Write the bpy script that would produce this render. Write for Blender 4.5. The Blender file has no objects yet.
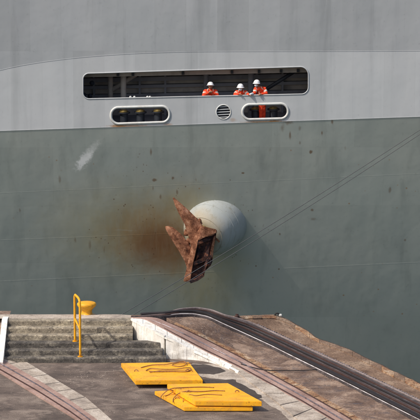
import bpy, bmesh, math, random
from mathutils import Vector, Matrix, noise as mnoise
from mathutils.geometry import tessellate_polygon
random.seed(7)
R = math.radians
S = bpy.context.scene
COL = S.collection

# ------------------------------------------------------------------ camera
F, H, PITCH = 2500.0, 16.4, math.atan(445/2500)
cam = bpy.data.cameras.new('camera'); co = bpy.data.objects.new('camera', cam); COL.objects.link(co)
co.location = (0, 0, H); co.rotation_euler = (math.pi/2-PITCH, 0, 0)
cam.sensor_width = 36; cam.lens = F/420*36; cam.clip_end = 20000; cam.clip_start = 1
S.camera = co
# ------------------------------------------------------------------ sky and sun
SUN = Vector((-0.56, -0.33, 0.76)).normalized()
w = bpy.data.worlds.new('World'); S.world = w; w.use_nodes = True
nt = w.node_tree; bg = nt.nodes['Background']
sky = nt.nodes.new('ShaderNodeTexSky'); sky.sky_type = 'NISHITA'; sky.sun_disc = False
sky.sun_elevation = math.asin(SUN.z); sky.sun_rotation = math.atan2(SUN.x, SUN.y)
sky.air_density = 1.0; sky.dust_density = 3.6; sky.ozone_density = 1.0
nt.links.new(sky.outputs[0], bg.inputs[0]); bg.inputs[1].default_value = 0.15
sl = bpy.data.lights.new('sun', 'SUN'); sl.energy = 3.1; sl.angle = R(0.5); sl.color = (1.0, 0.94, 0.85)
so = bpy.data.objects.new('sun', sl); COL.objects.link(so)
so.rotation_euler = (-SUN).to_track_quat('-Z', 'Y').to_euler(); so.location = (0, 0, 60)
S.view_settings.view_transform = 'Standard'; S.view_settings.look = 'None'
S.view_settings.exposure = 0.03; S.view_settings.gamma = 1.0

# ------------------------------------------------------------------ pixel -> place
FW = Vector((0, math.cos(PITCH), -math.sin(PITCH))); UP = Vector((0, math.sin(PITCH), math.cos(PITCH)))
CAM = Vector((0, 0, H))
def ray(px, py): return FW + Vector((1, 0, 0))*((px-210)/F) + UP*((210-py)/F)
def atY(px, py, Y): d = ray(px, py); return CAM + d*(Y/d.y)
def atZ(px, py, z): d = ray(px, py); return CAM + d*((z-H)/d.z)
def hit(px, py, fn, off=0.0, t0=55.0, t1=110.0):
    d = ray(px, py); d = d/d.y
    a = t0; n = 260; st = (t1-t0)/n; prev = a
    for i in range(n+1):
        t = t0+i*st; p = CAM+d*t
        if p.z <= fn(p.x, p.y)+off:
            lo, hi = prev, t
            for _ in range(18):
                m = (lo+hi)/2; q = CAM+d*m
                if q.z <= fn(q.x, q.y)+off: hi = m
                else: lo = m
            return CAM+d*hi
        prev = t
    return CAM+d*t1
def interp(tab, x):
    if x <= tab[0][0]:
        (a, b), (c, e) = tab[0], tab[1]; return b+(x-a)*(e-b)/(c-a)
    for (a, b), (c, e) in zip(tab, tab[1:]):
        if x <= c: return b+(x-a)*(e-b)/(c-a)
    (a, b), (c, e) = tab[-2], tab[-1]; return b+(x-a)*(e-b)/(c-a)
def sinterp(tab, x, w=3.0):
    return sum(interp(tab, x+k*w/2) for k in (-2, -1, 0, 1, 2))/5

# ------------------------------------------------------------------ colours and materials
def srgb(r, g, b):
    f = lambda c: (c/255/12.92) if c/255 <= .04045 else ((c/255+.055)/1.055)**2.4
    return (f(r), f(g), f(b), 1)
class NB:
    def __init__(s, name):
        s.m = bpy.data.materials.new(name); s.m.use_nodes = True; s.t = s.m.node_tree; s.n = s.t.nodes
        s.b = s.n['Principled BSDF']; s.tc = s.n.new('ShaderNodeTexCoord').outputs['Object']
    def link(s, a, b): s.t.links.new(a, b)
    def set(s, sock, v):
        if hasattr(v, 'links') or isinstance(v, bpy.types.NodeSocket): s.link(v, sock)
        else: sock.default_value = v
    def map(s, scale=(1, 1, 1), rot=(0, 0, 0), loc=(0, 0, 0), src=None):
        n = s.n.new('ShaderNodeMapping'); s.link(src or s.tc, n.inputs[0])
        n.inputs['Scale'].default_value = scale; n.inputs['Rotation'].default_value = rot; n.inputs['Location'].default_value = loc
        return n.outputs[0]
    def noise(s, scale, detail=6, rough=.6, vec=None, dist=0):
        n = s.n.new('ShaderNodeTexNoise'); n.inputs['Scale'].default_value = scale; n.inputs['Detail'].default_value = detail
        n.inputs['Roughness'].default_value = rough; n.inputs['Distortion'].default_value = dist
        s.link(vec or s.tc, n.inputs['Vector']); return n.outputs['Fac']
    def voro(s, scale, vec=None, feature='F1', out='Distance', rnd=1.0):
        n = s.n.new('ShaderNodeTexVoronoi'); n.feature = feature; n.inputs['Scale'].default_value = scale
        n.inputs['Randomness'].default_value = rnd
        s.link(vec or s.tc, n.inputs['Vector']); return n.outputs[out]
    def math(s, op, a, b=0.0, c=0.0, clamp=False):
        n = s.n.new('ShaderNodeMath'); n.operation = op; n.use_clamp = clamp
        s.set(n.inputs[0], a); s.set(n.inputs[1], b); s.set(n.inputs[2], c); return n.outputs[0]
    def rng(s, v, a, b, lo=0.0, hi=1.0, smooth=True):
        n = s.n.new('ShaderNodeMapRange'); n.interpolation_type = 'SMOOTHSTEP' if smooth else 'LINEAR'
        s.set(n.inputs[0], v); n.inputs[1].default_value = a; n.inputs[2].default_value = b
        n.inputs[3].default_value = lo; n.inputs[4].default_value = hi; return n.outputs[0]
    def ramp(s, v, stops):
        n = s.n.new('ShaderNodeValToRGB'); s.link(v, n.inputs[0]); e = n.color_ramp.elements
        while len(e) < len(stops): e.new(.5)
        for q, (p, c) in zip(e, stops): q.position = p; q.color = c
        return n.outputs[0]
    def mix(s, f, a, b, mode='MIX'):
        n = s.n.new('ShaderNodeMix'); n.data_type = 'RGBA'; n.blend_type = mode
        s.set(n.inputs[0], f); s.set(n.inputs[6], a); s.set(n.inputs[7], b); return n.outputs[2]
    def sep(s, src=None):
        n = s.n.new('ShaderNodeSeparateXYZ'); s.link(src or s.tc, n.inputs[0]); return n.outputs
    def bump(s, h, strength=.3, dist=.02, prev=None):
        n = s.n.new('ShaderNodeBump'); n.inputs['Strength'].default_value = strength; n.inputs['Distance'].default_value = dist
        s.link(h, n.inputs['Height'])
        if prev is not None: s.link(prev, n.inputs['Normal'])
        return n.outputs[0]
    def done(s, col, rough=.7, normal=None, metal=0.0, spec=.5):
        s.set(s.b.inputs['Base Color'], col); s.set(s.b.inputs['Roughness'], rough)
        s.b.inputs['Metallic'].default_value = metal; s.b.inputs['Specular IOR Level'].default_value = spec
        if normal is not None: s.link(normal, s.b.inputs['Normal'])
        return s.m

def stone(name, dark, mid, light, sc=1.2, mould=.35, mcol=srgb(45, 42, 38), rough=.9, streak=None, bump=.6, fine=14, crack=.5, spk=.6, scuff=0.0):
    """weathered mineral surface: broad tone, speckle, mould patches, cracks"""
    b = NB(name)
    v = b.map(scale=streak) if streak else b.tc
    n1 = b.noise(sc, 9, .62, v, .4); n2 = b.noise(fine, 8, .7); n3 = b.noise(sc*2.7, 10, .7, v, .8)
    c = b.ramp(n1, [(.3, dark), (.5, mid), (.7, light)])
    c = b.mix(b.rng(n2, .38, .62, 0, spk), c, b.mix(.5, dark, (.02, .018, .015, 1)))
    c = b.mix(b.math('MULTIPLY', b.rng(n3, .5, .66), mould), c, mcol)
    cr = b.voro(sc*1.1, b.map(scale=(1, 1, 1), src=None), 'DISTANCE_TO_EDGE')
    wob = b.math('ADD', cr, b.math('MULTIPLY', b.math('SUBTRACT', n3, .5), .12))
    crm = b.math('MULTIPLY', b.rng(wob, .0, .018, 1, 0), crack)
    c = b.mix(crm, c, (.02, .017, .015, 1))
    if scuff:
        sf = b.noise(1.3, 9, .72, b.map(scale=(1, 1.5, 1), rot=(0, 0, .5)), .7); c = b.mix(b.math('MULTIPLY', b.rng(sf, .53, .62), scuff), c, light)
        c = b.mix(b.math('MULTIPLY', b.rng(sf, .40, .33), scuff), c, mcol)
    gr = b.noise(fine*3.2, 3, .8); c = b.mix(b.rng(gr, .54, .66, 0, spk*.6), c, light); c = b.mix(b.rng(gr, .46, .36, 0, spk*.75), c, mcol)
    h = b.math('ADD', b.math('MULTIPLY', n2, .6), b.math('SUBTRACT', n3, crm))
    return b.done(c, b.rng(n2, .3, .7, rough-.12, rough), b.bump(h, bump, .02), 0, .3)

# ------------------------------------------------------------------ ship geometry constants
YS = 92.0
def hull_line(pL, pR):
    a = atY(pL[0], pL[1], YS); b = atY(pR[0], pR[1], YS)
    return lambda x: a.z+(x-a.x)*(b.z-a.z)/(b.x-a.x)
zK = hull_line((70, 128.5), (350, 119))
_ut = [(atY(px, py, YS).x, atY(px, py, YS).z) for px, py in ((-60, 88), (0, 69), (40, 62), (70, 58.2), (110, 54.7), (160, 52.2), (210, 51.4), (350, 51.2), (480, 50.5))]
def zU(x): return sum(interp(_ut, x+k*.5) for k in (-2, -1, 0, 1, 2))/5
zS = hull_line((83, 99), (308, 94))
def below(d): return .29*d+.008*d*d
def hullY(x, z):
    if z < zK(x): return YS+below(zK(x)-z)
    if z > zU(x): return YS-.13*(z-zU(x))
    return YS
def hullpt(px, py, off=0.0):
    Y = YS
    for _ in range(30): p = atY(px, py, Y); Y = hullY(p.x, p.z)-off
    return atY(px, py, Y)

def blob(b, px, py, rx, rz, soft=.5, pos=None, nz=None, amp=.5, tilt=0.0):
    """stain or painted-light patch centred on a spot of the hull (metres), irregular edge"""
    p = hullpt(px, py)
    X, Y, Z = pos
    dx = b.math('SUBTRACT', X, p.x); dz = b.math('SUBTRACT', Z, p.z)
    if tilt: 
        c, s_ = math.cos(tilt), math.sin(tilt)
        dx, dz = b.math('ADD', b.math('MULTIPLY', dx, c), b.math('MULTIPLY', dz, s_)), b.math('SUBTRACT', b.math('MULTIPLY', dz, c), b.math('MULTIPLY', dx, s_))
    ex = b.math('DIVIDE', dx, rx); ez = b.math('DIVIDE', dz, rz)
    r = b.math('SQRT', b.math('ADD', b.math('MULTIPLY', ex, ex), b.math('MULTIPLY', ez, ez)))
    r = b.math('ADD', r, b.math('MULTIPLY', b.math('SUBTRACT', nz, .5), amp*2))
    return b.rng(r, 1-soft, 1+soft*.3, 1, 0)

def ship_paint(name, base, alt, lower):
    b = NB(name); pos = b.sep()
    big = b.noise(.35, 4, .5); vert = b.noise(1.0, 6, .6, b.map(scale=(1.3, 1, .06)), .3)
    spk = b.noise(9, 8, .7); nz = b.noise(1.6, 9, .68, None, .6)
    c = b.mix(b.rng(big, .35, .65), base, alt)
    br = b.n.new('ShaderNodeTexBrick'); b.link(b.map(rot=(math.pi/2, .03, 0), scale=(1, 1, 1)), br.inputs['Vector'])
    br.inputs['Scale'].default_value = 1; br.inputs['Brick Width'].default_value = 3.1 if lower else 1.15; br.inputs['Row Height'].default_value = 2.35 if lower else 6.0
    br.inputs['Mortar Size'].default_value = .004; br.inputs['Mortar Smooth'].default_value = .5; br.offset = .37
    br.inputs['Color1'].default_value = (.90, .90, .90, 1) if not lower else (.93, .93, .93, 1); br.inputs['Color2'].default_value = (1.05, 1.05, 1.05, 1); br.inputs['Mortar'].default_value = (.82, .82, .82, 1)
    c = b.mix(.8, c, b.mix(1, c, br.outputs['Color'], 'MULTIPLY'))
    c = b.mix(b.rng(vert, .45, .75, 0, .28), c, b.mix(.5, alt, srgb(170, 172, 168)))
    c = b.mix(b.rng(vert, .5, .25, 0, .22), c, srgb(60, 66, 66))
    c = b.mix(b.rng(spk, .55, .75, 0, .18), c, srgb(55, 58, 56))
    rust = srgb(158, 114, 64); drk = srgb(132, 86, 56); olive = srgb(174, 156, 98)
    if lower:
        # rust bleeding from the anchor pocket, washed to the left
        drip = b.noise(2.2, 8, .7, b.map(scale=(2.2, 1, .28)), .6); nd = b.math('ADD', b.math('MULTIPLY', nz, .6), b.math('MULTIPLY', drip, .4))
        for (x, y, rx, rz, sf, am, k, cc) in ((140, 232, 3.9, 2.3, 1.0, .5, .62, olive), (203, 292, 1.7, 1.7, 1.0, .6, .5, olive), (153, 236, 2.2, 1.6, .9, .6, .72, rust), (162, 246, 1.45, 1.05, .8, .6, .78, drk), (172, 262, 1.1, .9, .9, .6, .4, rust), (188, 200, 1.2, .9, 1, .7, .35, olive), (230, 262, 1.2, .8, 1, .7, .2, olive)):
            o = blob(b, x, y, rx, rz, sf, pos, nd, am)
            c = b.mix(b.math('MULTIPLY', o, b.math('MULTIPLY', b.rng(drip, .3, .62, .62, 1.0), k)), c, cc)
        near = blob(b, 165, 225, 5.2, 3.6, .7, pos, nz, .4)
        v7 = b.voro(6.5, b.map(scale=(1, 1, .75)), rnd=1.0); f7 = b.math('MULTIPLY', b.rng(v7, .10, .2, 1, 0), b.math('MULTIPLY', b.rng(b.noise(1.3, 4), .5, .6), near))
        c = b.mix(b.math('MULTIPLY', f7, .75), c, srgb(104, 66, 38))
        sc_ = b.noise(1.0, 9, .75, b.map(scale=(.5, 1, 7), rot=(0, .5, 0))); c = b.mix(b.math('MULTIPLY', b.rng(sc_, .66, .72), .35), c, srgb(190, 190, 182))
        vst = b.noise(2.4, 8, .65, b.map(scale=(2.5, 1, .35)), .5)
        for (x, y, rx, rz, k) in [(151, 152, .12, .3, .8), (155, 180, .2, .12, .9), (173, 178, .1, .12, .9), (153, 188, .08, .2, .7), (160, 197, .12, .2, .7), (177, 192, .1, .2, .7),
                (290, 135, .1, .3, .8), (312, 210, .16, .12, .9), (313, 219, .3, .1, .5), (300, 128, .1, .2, .5), (282, 128, .2, .3, .5), (322, 133, .1, .2, .9), (300, 143, .1, .15, .5),
                (311, 152, .12, .12, 1), (243, 173, .14, .06, 1), (280, 234, .1, .12, .9), (256, 266, .08, .08, .9), (279, 269, .09, .09, 1), (288, 122, .4, .25, .7), (75, 240, .15, .3, .6),
                (196, 180, .1, .2, .5), (332, 122, .1, .2, .9), (90, 245, .12, .4, .5), (104, 250, .1, .3, .5), (270, 150, .1, .2, .35), (345, 148, .1, .2, .35), (60, 180, .12, .3, .5), (20, 210, .1, .2, .6), (390, 190, .12, .2, .6), (405, 240, .1, .1, .7)]:
            o = blob(b, x, y, rx*.5, rz*.55, .8, pos, b.noise(7, 8, .75) if rx > .25 else vst, 1.5)
            c = b.mix(b.math('MULTIPLY', o, k*.8), c, srgb(112, 80, 48))
        o = blob(b, 84, 160, .52, .19, .8, pos, b.noise(7, 8, .75, b.map(scale=(1, 1, 1), rot=(0, .9, 0))), 1.3, .9)  # bright patch of reflected light painted into the hull colour, three overlapping streaks
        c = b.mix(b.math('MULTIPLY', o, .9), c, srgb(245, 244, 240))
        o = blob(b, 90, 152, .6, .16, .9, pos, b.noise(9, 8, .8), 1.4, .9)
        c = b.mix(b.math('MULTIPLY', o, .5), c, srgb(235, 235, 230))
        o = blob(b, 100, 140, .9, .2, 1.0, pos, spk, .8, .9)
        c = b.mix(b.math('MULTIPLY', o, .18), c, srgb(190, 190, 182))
        # sparse rust freckles
        vr = b.voro(2.2, None, 'F1', 'Distance'); f = b.math('MULTIPLY', b.rng(vr, .05, .11, 1, 0), b.rng(b.noise(.45, 3), .5, .62))
        c = b.mix(b.math('MULTIPLY', f, .6), c, rust)
    else:
        for (x, y, rx, rz, k) in [(130, 126, .9, .06, .7), (265, 122, .9, .05, .9), (118, 126, .3, .08, .8), (275, 121.5, .3, .08, .8), (233, 120, .15, .08, .4), (168, 124.5, .2, .06, .5)]:
            o = blob(b, x, y, rx, rz, .8, pos, spk, .7)
            c = b.mix(b.math('MULTIPLY', o, k), c, srgb(150, 105, 50))
    h = b.math('ADD', b.math('MULTIPLY', b.noise(.9, 3, .5), 1.0), b.math('MULTIPLY', spk, .06))
    pan = b.noise(1, 2, .4, b.map(scale=(.9, 1, .12)))
    h = b.math('ADD', h, b.math('MULTIPLY', pan, 1.8))
    return b.done(c, b.rng(nz, .3, .7, .42, .62), b.bump(h, .28 if lower else .34, .06), 0, .4)

M = {}
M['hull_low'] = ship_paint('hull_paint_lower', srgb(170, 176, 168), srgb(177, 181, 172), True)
M['hull_up'] = ship_paint('hull_paint_upper', srgb(180, 183, 184), srgb(185, 187, 188), False)
def plain(name, col, rough=.5, metal=0, var=.25, sc=6, dirt=None, bump=.1, spec=.5):
    b = NB(name); n = b.noise(sc, 7, .65); n2 = b.noise(sc*5, 6, .7)
    c = b.mix(b.rng(n, .4, .7, 0, var), col, dirt or tuple(x*.35 for x in col[:3])+(1,))
    c = b.mix(b.rng(n2, .55, .75, 0, var*.6), c, tuple(x*.5 for x in col[:3])+(1,))
    return b.done(c, b.rng(n2, .3, .7, rough-.08, rough+.1), b.bump(n2, bump, .004), metal, spec)
M['rim'] = plain('white_rim_paint', srgb(205, 207, 204), .5, dirt=srgb(150, 120, 80))
b = NB('bolster_grey_paint'); pos = b.sep(); n = b.noise(1.6, 9, .7, None, .5); sp_ = b.noise(10, 8, .75); stv = b.noise(1.5, 8, .7, b.map(scale=(3, 3, .5)))
c = b.mix(b.rng(n, .4, .7, 0, .35), srgb(168, 172, 170), srgb(146, 149, 140))
c = b.mix(b.rng(stv, .5, .68, 0, .5), c, srgb(128, 124, 104)); c = b.mix(b.rng(sp_, .58, .68, 0, .55), c, srgb(120, 96, 66))
_p = hullpt(200, 234, 1.0); _d = b.n.new('ShaderNodeVectorMath'); _d.operation = 'DISTANCE'; b.link(b.tc, _d.inputs[0]); _d.inputs[1].default_value = _p
c = b.mix(b.math('MULTIPLY', b.rng(b.math('ADD', _d.outputs['Value'], b.math('MULTIPLY', n, .6)), .75, 1.45, 1, 0), .7), c, srgb(160, 138, 96))
M['bolster'] = b.done(c, .6, b.bump(b.math('ADD', n, b.math('MULTIPLY', sp_, .2)), .35, .03), 0, .4)
M['inner'] = plain('mooring_deck_grey', srgb(200, 190, 180), .8, var=.4, sc=2)
M['inner_dark'] = plain('mooring_deck_dark', srgb(158, 158, 164), .8, var=.4, sc=2)
M['void'] = plain('dark_deck', srgb(36, 40, 50), .8)
M['bitt'] = plain('bitt_dark_paint', srgb(48, 52, 60), .5)
M['bitt_cap'] = plain('bitt_yellow_cap', srgb(150, 128, 66), .7, dirt=srgb(52, 48, 40), var=.9, sc=9)
M['steel'] = plain('galvanised_wire', srgb(112, 110, 108), .55, .3)
M['orange'] = plain('orange_coverall', srgb(248, 72, 30), .8, var=.3, sc=9, bump=.5)
M['reflect'] = plain('reflective_tape', srgb(225, 215, 200), .4)
M['skin'] = plain('skin', srgb(160, 108, 82), .6, var=.1)
M['helmet'] = plain('white_helmet', srgb(240, 240, 240), .3, var=.04)
M['mask'] = plain('white_cloth', srgb(225, 228, 232), .8, var=.08)
M['boot'] = plain('black_boot', srgb(30, 28, 28), .6)
M['hair'] = plain('dark_hair', srgb(25, 20, 18), .7)

def yellow(name, base):
    b = NB(name); n = b.noise(2.2, 8, .65, None, .5); s = b.noise(14, 8, .72); st = b.noise(1, 8, .7, b.map(scale=(.8, 7, 1), rot=(0, 0, .15)))
    c = b.mix(b.rng(n, .4, .7, 0, .35), base, srgb(232, 150, 20))
    c = b.mix(b.rng(st, .5, .66, 0, .5), c, srgb(160, 108, 50))
    g = b.noise(1.1, 8, .7, None, 1.0); c = b.mix(b.rng(g, .48, .62, 0, .4), c, srgb(190, 140, 70))
    fl_ = b.voro(9); c = b.mix(b.math('MULTIPLY', b.rng(fl_, .06, .12, 1, 0), b.rng(n, .5, .6)), c, srgb(96, 60, 36))
    c = b.mix(b.rng(s, .57, .68, 0, .75), c, srgb(105, 66, 36))
    return b.done(c, b.rng(s, .3, .7, .38, .6), b.bump(b.math('ADD', s, n), .25, .01), 0, .4)
M['yellow'] = yellow('yellow_plate_paint', srgb(250, 180, 36))
M['yellow2'] = yellow('yellow_rail_paint', srgb(238, 172, 30))
b = NB('rusty_iron'); n = b.noise(4.2, 10, .74, None, .15); s = b.noise(26, 8, .75); g = b.noise(1.4, 4, .6)
c = b.ramp(n, [(.30, srgb(54, 32, 24)), (.44, srgb(120, 76, 54)), (.56, srgb(166, 116, 88)), (.72, srgb(200, 162, 136))])
c = b.mix(b.rng(s, .5, .72, 0, .6), c, srgb(48, 28, 24)); c = b.mix(b.rng(g, .55, .7, 0, .4), c, srgb(150, 100, 88))
M['rust'] = b.done(c, .85, b.bump(b.math('ADD', n, s), .8, .03), .15, .3)
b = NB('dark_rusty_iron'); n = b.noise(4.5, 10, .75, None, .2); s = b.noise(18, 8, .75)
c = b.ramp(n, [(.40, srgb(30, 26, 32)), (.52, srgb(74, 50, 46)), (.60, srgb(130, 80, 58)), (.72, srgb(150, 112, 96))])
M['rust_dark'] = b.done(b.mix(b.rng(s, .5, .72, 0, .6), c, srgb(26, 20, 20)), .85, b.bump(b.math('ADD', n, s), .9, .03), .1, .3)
M['rope'] = plain('brown_wire_rope', srgb(150, 104, 66), .9, var=.6, sc=20)
M['asphalt'] = stone('asphalt', srgb(80, 70, 64), srgb(116, 102, 93), srgb(162, 146, 132), .9, .5, srgb(60, 54, 52), .95, fine=38, bump=.7, crack=.0, scuff=.4)
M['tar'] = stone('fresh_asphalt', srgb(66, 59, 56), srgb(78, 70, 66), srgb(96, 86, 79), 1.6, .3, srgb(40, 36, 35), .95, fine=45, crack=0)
M['conc'] = stone('light_concrete', srgb(140, 128, 118), srgb(188, 174, 158), srgb(216, 204, 190), 1.6, .45, srgb(96, 82, 70), fine=22, crack=.1, spk=.4)
M['conc_brown'] = stone('brown_worn_concrete', srgb(82, 62, 52), srgb(130, 106, 90), srgb(176, 152, 132), 1.3, .5, srgb(78, 76, 82), fine=18, crack=.0, scuff=.5)
M['conc_tan'] = stone('tan_worn_concrete', srgb(98, 76, 62), srgb(138, 112, 92), srgb(180, 156, 132), 1.0, .6, srgb(84, 62, 50), fine=16, bump=.9, crack=0)
M['step'] = stone('mouldy_step_concrete', srgb(112, 104, 92), srgb(168, 156, 136), srgb(214, 200, 172), 2.0, .8, srgb(66, 62, 60), fine=16, streak=(1, 1, 1.8), bump=.9, crack=.1)
M['step_low'] = stone('blackened_step_concrete', srgb(70, 66, 63), srgb(106, 100, 93), srgb(172, 162, 144), 2.2, .8, srgb(48, 47, 48), fine=16, streak=(1, 1, 1.6), bump=.9, crack=.1)
M['band'] = stone('pink_brown_slab', srgb(144, 114, 102), srgb(172, 142, 130), srgb(192, 164, 150), .9, .35, srgb(78, 62, 56), fine=20, crack=.1, spk=.35)
M['rustcon'] = stone('rust_stained_concrete', srgb(112, 60, 36), srgb(176, 140, 104), srgb(216, 200, 176), 2.6, .6, srgb(100, 58, 38), fine=18)
M['track'] = stone('greasy_track_slab', srgb(56, 50, 50), srgb(84, 76, 76), srgb(118, 108, 106), 1.4, .5, srgb(44, 40, 42), fine=20, crack=.1, scuff=.5)
M['white'] = stone('whitewashed_wall', srgb(214, 207, 194), srgb(244, 239, 229), srgb(252, 249, 243), 2.2, .5, srgb(150, 136, 116), fine=11, streak=(2.4, 2.4, .35), bump=.5, crack=.0, spk=.16)
M['quay'] = stone('wet_lock_wall', srgb(60, 56, 50), srgb(92, 84, 74), srgb(120, 110, 96), .5, .5, fine=10)
M['rail'] = plain('worn_rail_steel', srgb(150, 142, 146), .45, .7, var=.8, dirt=srgb(80, 55, 45))
M['railrust'] = plain('rusty_rail_web', srgb(70, 48, 42), .8, .1, var=.5, dirt=srgb(40, 26, 24))
M['pale'] = plain('pale_worn_edge', srgb(206, 198, 196), .6, var=.85, sc=3, dirt=srgb(110, 92, 86))
M['black'] = plain('greasy_black', srgb(34, 28, 28), .6)
M['rack'] = plain('pale_worn_rack', srgb(150, 136, 132), .6, .3, var=.5, sc=10, dirt=srgb(84, 66, 58))
b = NB('canal_water'); n1 = b.noise(1.2, 5, .6)
M['water'] = b.done(srgb(52, 66, 58), .08, b.bump(n1, .5, .08), 0, .5)

# ------------------------------------------------------------------ mesh helpers
def obj(name, bm, m, parent=None, smooth=False, loc=None):
    me = bpy.data.meshes.new(name)
    if isinstance(bm, bmesh.types.BMesh):
        bmesh.ops.recalc_face_normals(bm, faces=bm.faces); bm.to_mesh(me); bm.free()
    else: me = bm
    o = bpy.data.objects.new(name, me); COL.objects.link(o)
    if m: me.materials.append(M[m])
    if smooth: me.polygons.foreach_set('use_smooth', [True]*len(me.polygons))
    if loc: o.location = loc
    if parent: o.parent = parent
    return o
def thing(name, label, cat, loc=(0, 0, 0), group=None):
    o = bpy.data.objects.new(name, None); COL.objects.link(o); o.location = loc; o.empty_display_size = .2
    o['label'] = label; o['category'] = cat
    if group: o['group'] = group
    return o
def tag(o, label, cat, group=None):
    o['label'] = label; o['category'] = cat
    if group: o['group'] = group
    return o
def struct(o): o['kind'] = 'structure'; return o
def add_box(bm, c, s, rot=None, jit=0.0):
    M4 = Matrix.Translation(c) @ (rot.to_4x4() if rot else Matrix.Identity(4)) @ Matrix.Diagonal((s[0], s[1], s[2], 1))
    r = bmesh.ops.create_cube(bm, size=1, matrix=M4)
    if jit:
        for v in r['verts']: v.co += Vector((random.uniform(-jit, jit), random.uniform(-jit, jit), random.uniform(-jit, jit)))
    return r['verts']
def boxbm(c, s, rot=None, bev=0.0, seg=1):
    bm = bmesh.new(); add_box(bm, c, s, rot)
    if bev: bmesh.ops.bevel(bm, geom=bm.edges[:], offset=bev, segments=seg, affect='EDGES')
    return bm
def add_tube(bm, pts, r, n=10, closed=False, cap=True):
    pts = [Vector(p) for p in pts]; N = len(pts); rings = []
    rr = r if isinstance(r, (list, tuple)) else [r]*N
    up = None
    for i in range(N):
        if closed: t = pts[(i+1) % N]-pts[i-1]
        else: t = pts[min(i+1, N-1)]-pts[max(i-1, 0)]
        t.normalize()
        if up is None:
            a = Vector((0, 0, 1)) if abs(t.z) < .9 else Vector((0, 1, 0)); up = (a-t*a.dot(t)).normalized()
        else: up = (up-t*up.dot(t)).normalized()
        sd = t.cross(up)
        rings.append([bm.verts.new(pts[i]+(up*math.cos(k*math.tau/n)+sd*math.sin(k*math.tau/n))*rr[i]) for k in range(n)])
    for i in range(N if closed else N-1):
        a, c = rings[i], rings[(i+1) % N]
        for k in range(n): bm.faces.new((a[k], a[(k+1) % n], c[(k+1) % n], c[k]))
    if cap and not closed: bm.faces.new(rings[0][::-1]); bm.faces.new(rings[-1])
def smoothpath(pts, n=6):
    pts = [Vector(p) for p in pts]; out = []
    for i in range(len(pts)-1):
        p0 = pts[max(i-1, 0)]; p1 = pts[i]; p2 = pts[i+1]; p3 = pts[min(i+2, len(pts)-1)]
        for k in range(n):
            t = k/n
            out.append(.5*((2*p1)+(p2-p0)*t+(2*p0-5*p1+4*p2-p3)*t*t+(3*p1-p0-3*p2+p3)*t**3))
    out.append(pts[-1]); return out
def add_lathe(bm, prof, n=48, mat=Matrix.Identity(4)):
    rings = [[bm.verts.new(mat @ Vector((r*math.cos(k*math.tau/n), r*math.sin(k*math.tau/n), z))) for k in range(n)] for r, z in prof]
    for a, c in zip(rings, rings[1:]):
        for k in range(n): bm.faces.new((a[k], a[(k+1) % n], c[(k+1) % n], c[k]))
    return rings
def plate_with_holes(outer, holes, f, t):
    """outer/holes are (x,z) loops; f(x,z) gives the front y; t is the thickness behind"""
    bm = bmesh.new(); loops = [outer]+holes
    flat = [p for l in loops for p in l]
    tris = tessellate_polygon([[Vector((x, z, 0)) for x, z in l] for l in loops])
    fv = [bm.verts.new((x, f(x, z), z)) for x, z in flat]; bv = [bm.verts.new((x, f(x, z)+t, z)) for x, z in flat]
    for a, b_, c in tris:
        try: bm.faces.new((fv[a], fv[b_], fv[c])); bm.faces.new((bv[c], bv[b_], bv[a]))
        except ValueError: pass
    i = 0
    for l in loops:
        n = len(l)
        for k in range(n): bm.faces.new((fv[i+k], fv[i+(k+1) % n], bv[i+(k+1) % n], bv[i+k]))
        i += n
    return bm
def rounded(corners, rad, seg=8):
    """corners: list of Vector2-like, going round; rad per corner"""
    out = []; n = len(corners)
    for i in range(n):
        p = Vector(corners[i]); a = (Vector(corners[i-1])-p).normalized(); c = (Vector(corners[(i+1) % n])-p).normalized()
        ang = a.angle(c); rr = rad[i] if isinstance(rad, (list, tuple)) else rad
        d = rr/math.tan(ang/2); cen = p+(a+c).normalized()*(rr/math.sin(ang/2))
        s0 = p+a*d-cen; s1 = p+c*d-cen
        for k in range(seg+1):
            q = s0.lerp(s1, k/seg).normalized()*rr
            out.append((cen.x+q.x, cen.y+q.y))
    return out
def px2(px, py, Y=YS): p = atY(px, py, Y); return (p.x, p.z)

# ================================================================== SETTING: water
bm = bmesh.new()
vs = [bm.verts.new(p) for p in ((-6000, -3000, -9), (6000, -3000, -9), (6000, 9000, -9), (-6000, 9000, -9))]; bm.faces.new(vs)
struct(obj('water', bm, 'water'))

# ================================================================== lock wall height field (right-hand ramp)
P0 = (-2.2, 69.7); D = (.8, -.6)
ZP = [(-6, .90), (0, .90), (.6, .86), (1.42, .66), (1.95, .40), (2.37, .20), (3.0, .05), (3.7, .012), (9, .012)]
def zr(x, y):
    s = (x-P0[0])*D[0]+(y-P0[1])*D[1]
    return sum(interp(ZP, s+k*.12) for k in (-2, -1, 0, 1, 2))/5
LC = [(131, 320), (149, 329.5), (165, 337.5), (205, 356.5), (240, 374), (260, 388), (275, 399), (293, 414), (310, 428), (360, 470), (460, 560)]
LB = [(131, 318), (143, 318.5), (149, 321), (165, 329.5), (175, 335), (205, 351), (240, 368), (271, 385), (302, 402), (331, 419.5), (360, 437), (460, 505)]
LT = [(131, 317), (149, 316.8), (158, 318), (181, 327.5), (205, 339), (240, 357), (271, 374), (302, 391), (339, 412), (360, 425), (460, 490)]
LO = [(131, 316.6), (149, 316), (165, 317), (180, 324), (205, 335), (240, 352.5), (271, 369), (302, 385.5), (347, 411), (360, 418.5), (460, 478)]
LR = [(131, 316.2), (149, 315.6), (165, 316), (180, 314.6), (193, 314.6), (208, 317.5), (223, 324.5), (245, 334.5), (271, 346.5), (300, 361), (345, 383), (420, 421), (460, 442)]
LP = [(131, 315.8), (149, 315.2), (165, 314.8), (174, 311.5), (181, 309.8), (197, 308.6), (212, 311), (225, 316.2), (235, 318.5), (250, 323), (257, 326), (298, 345), (345, 366.5), (420, 402), (460, 421)]
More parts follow.
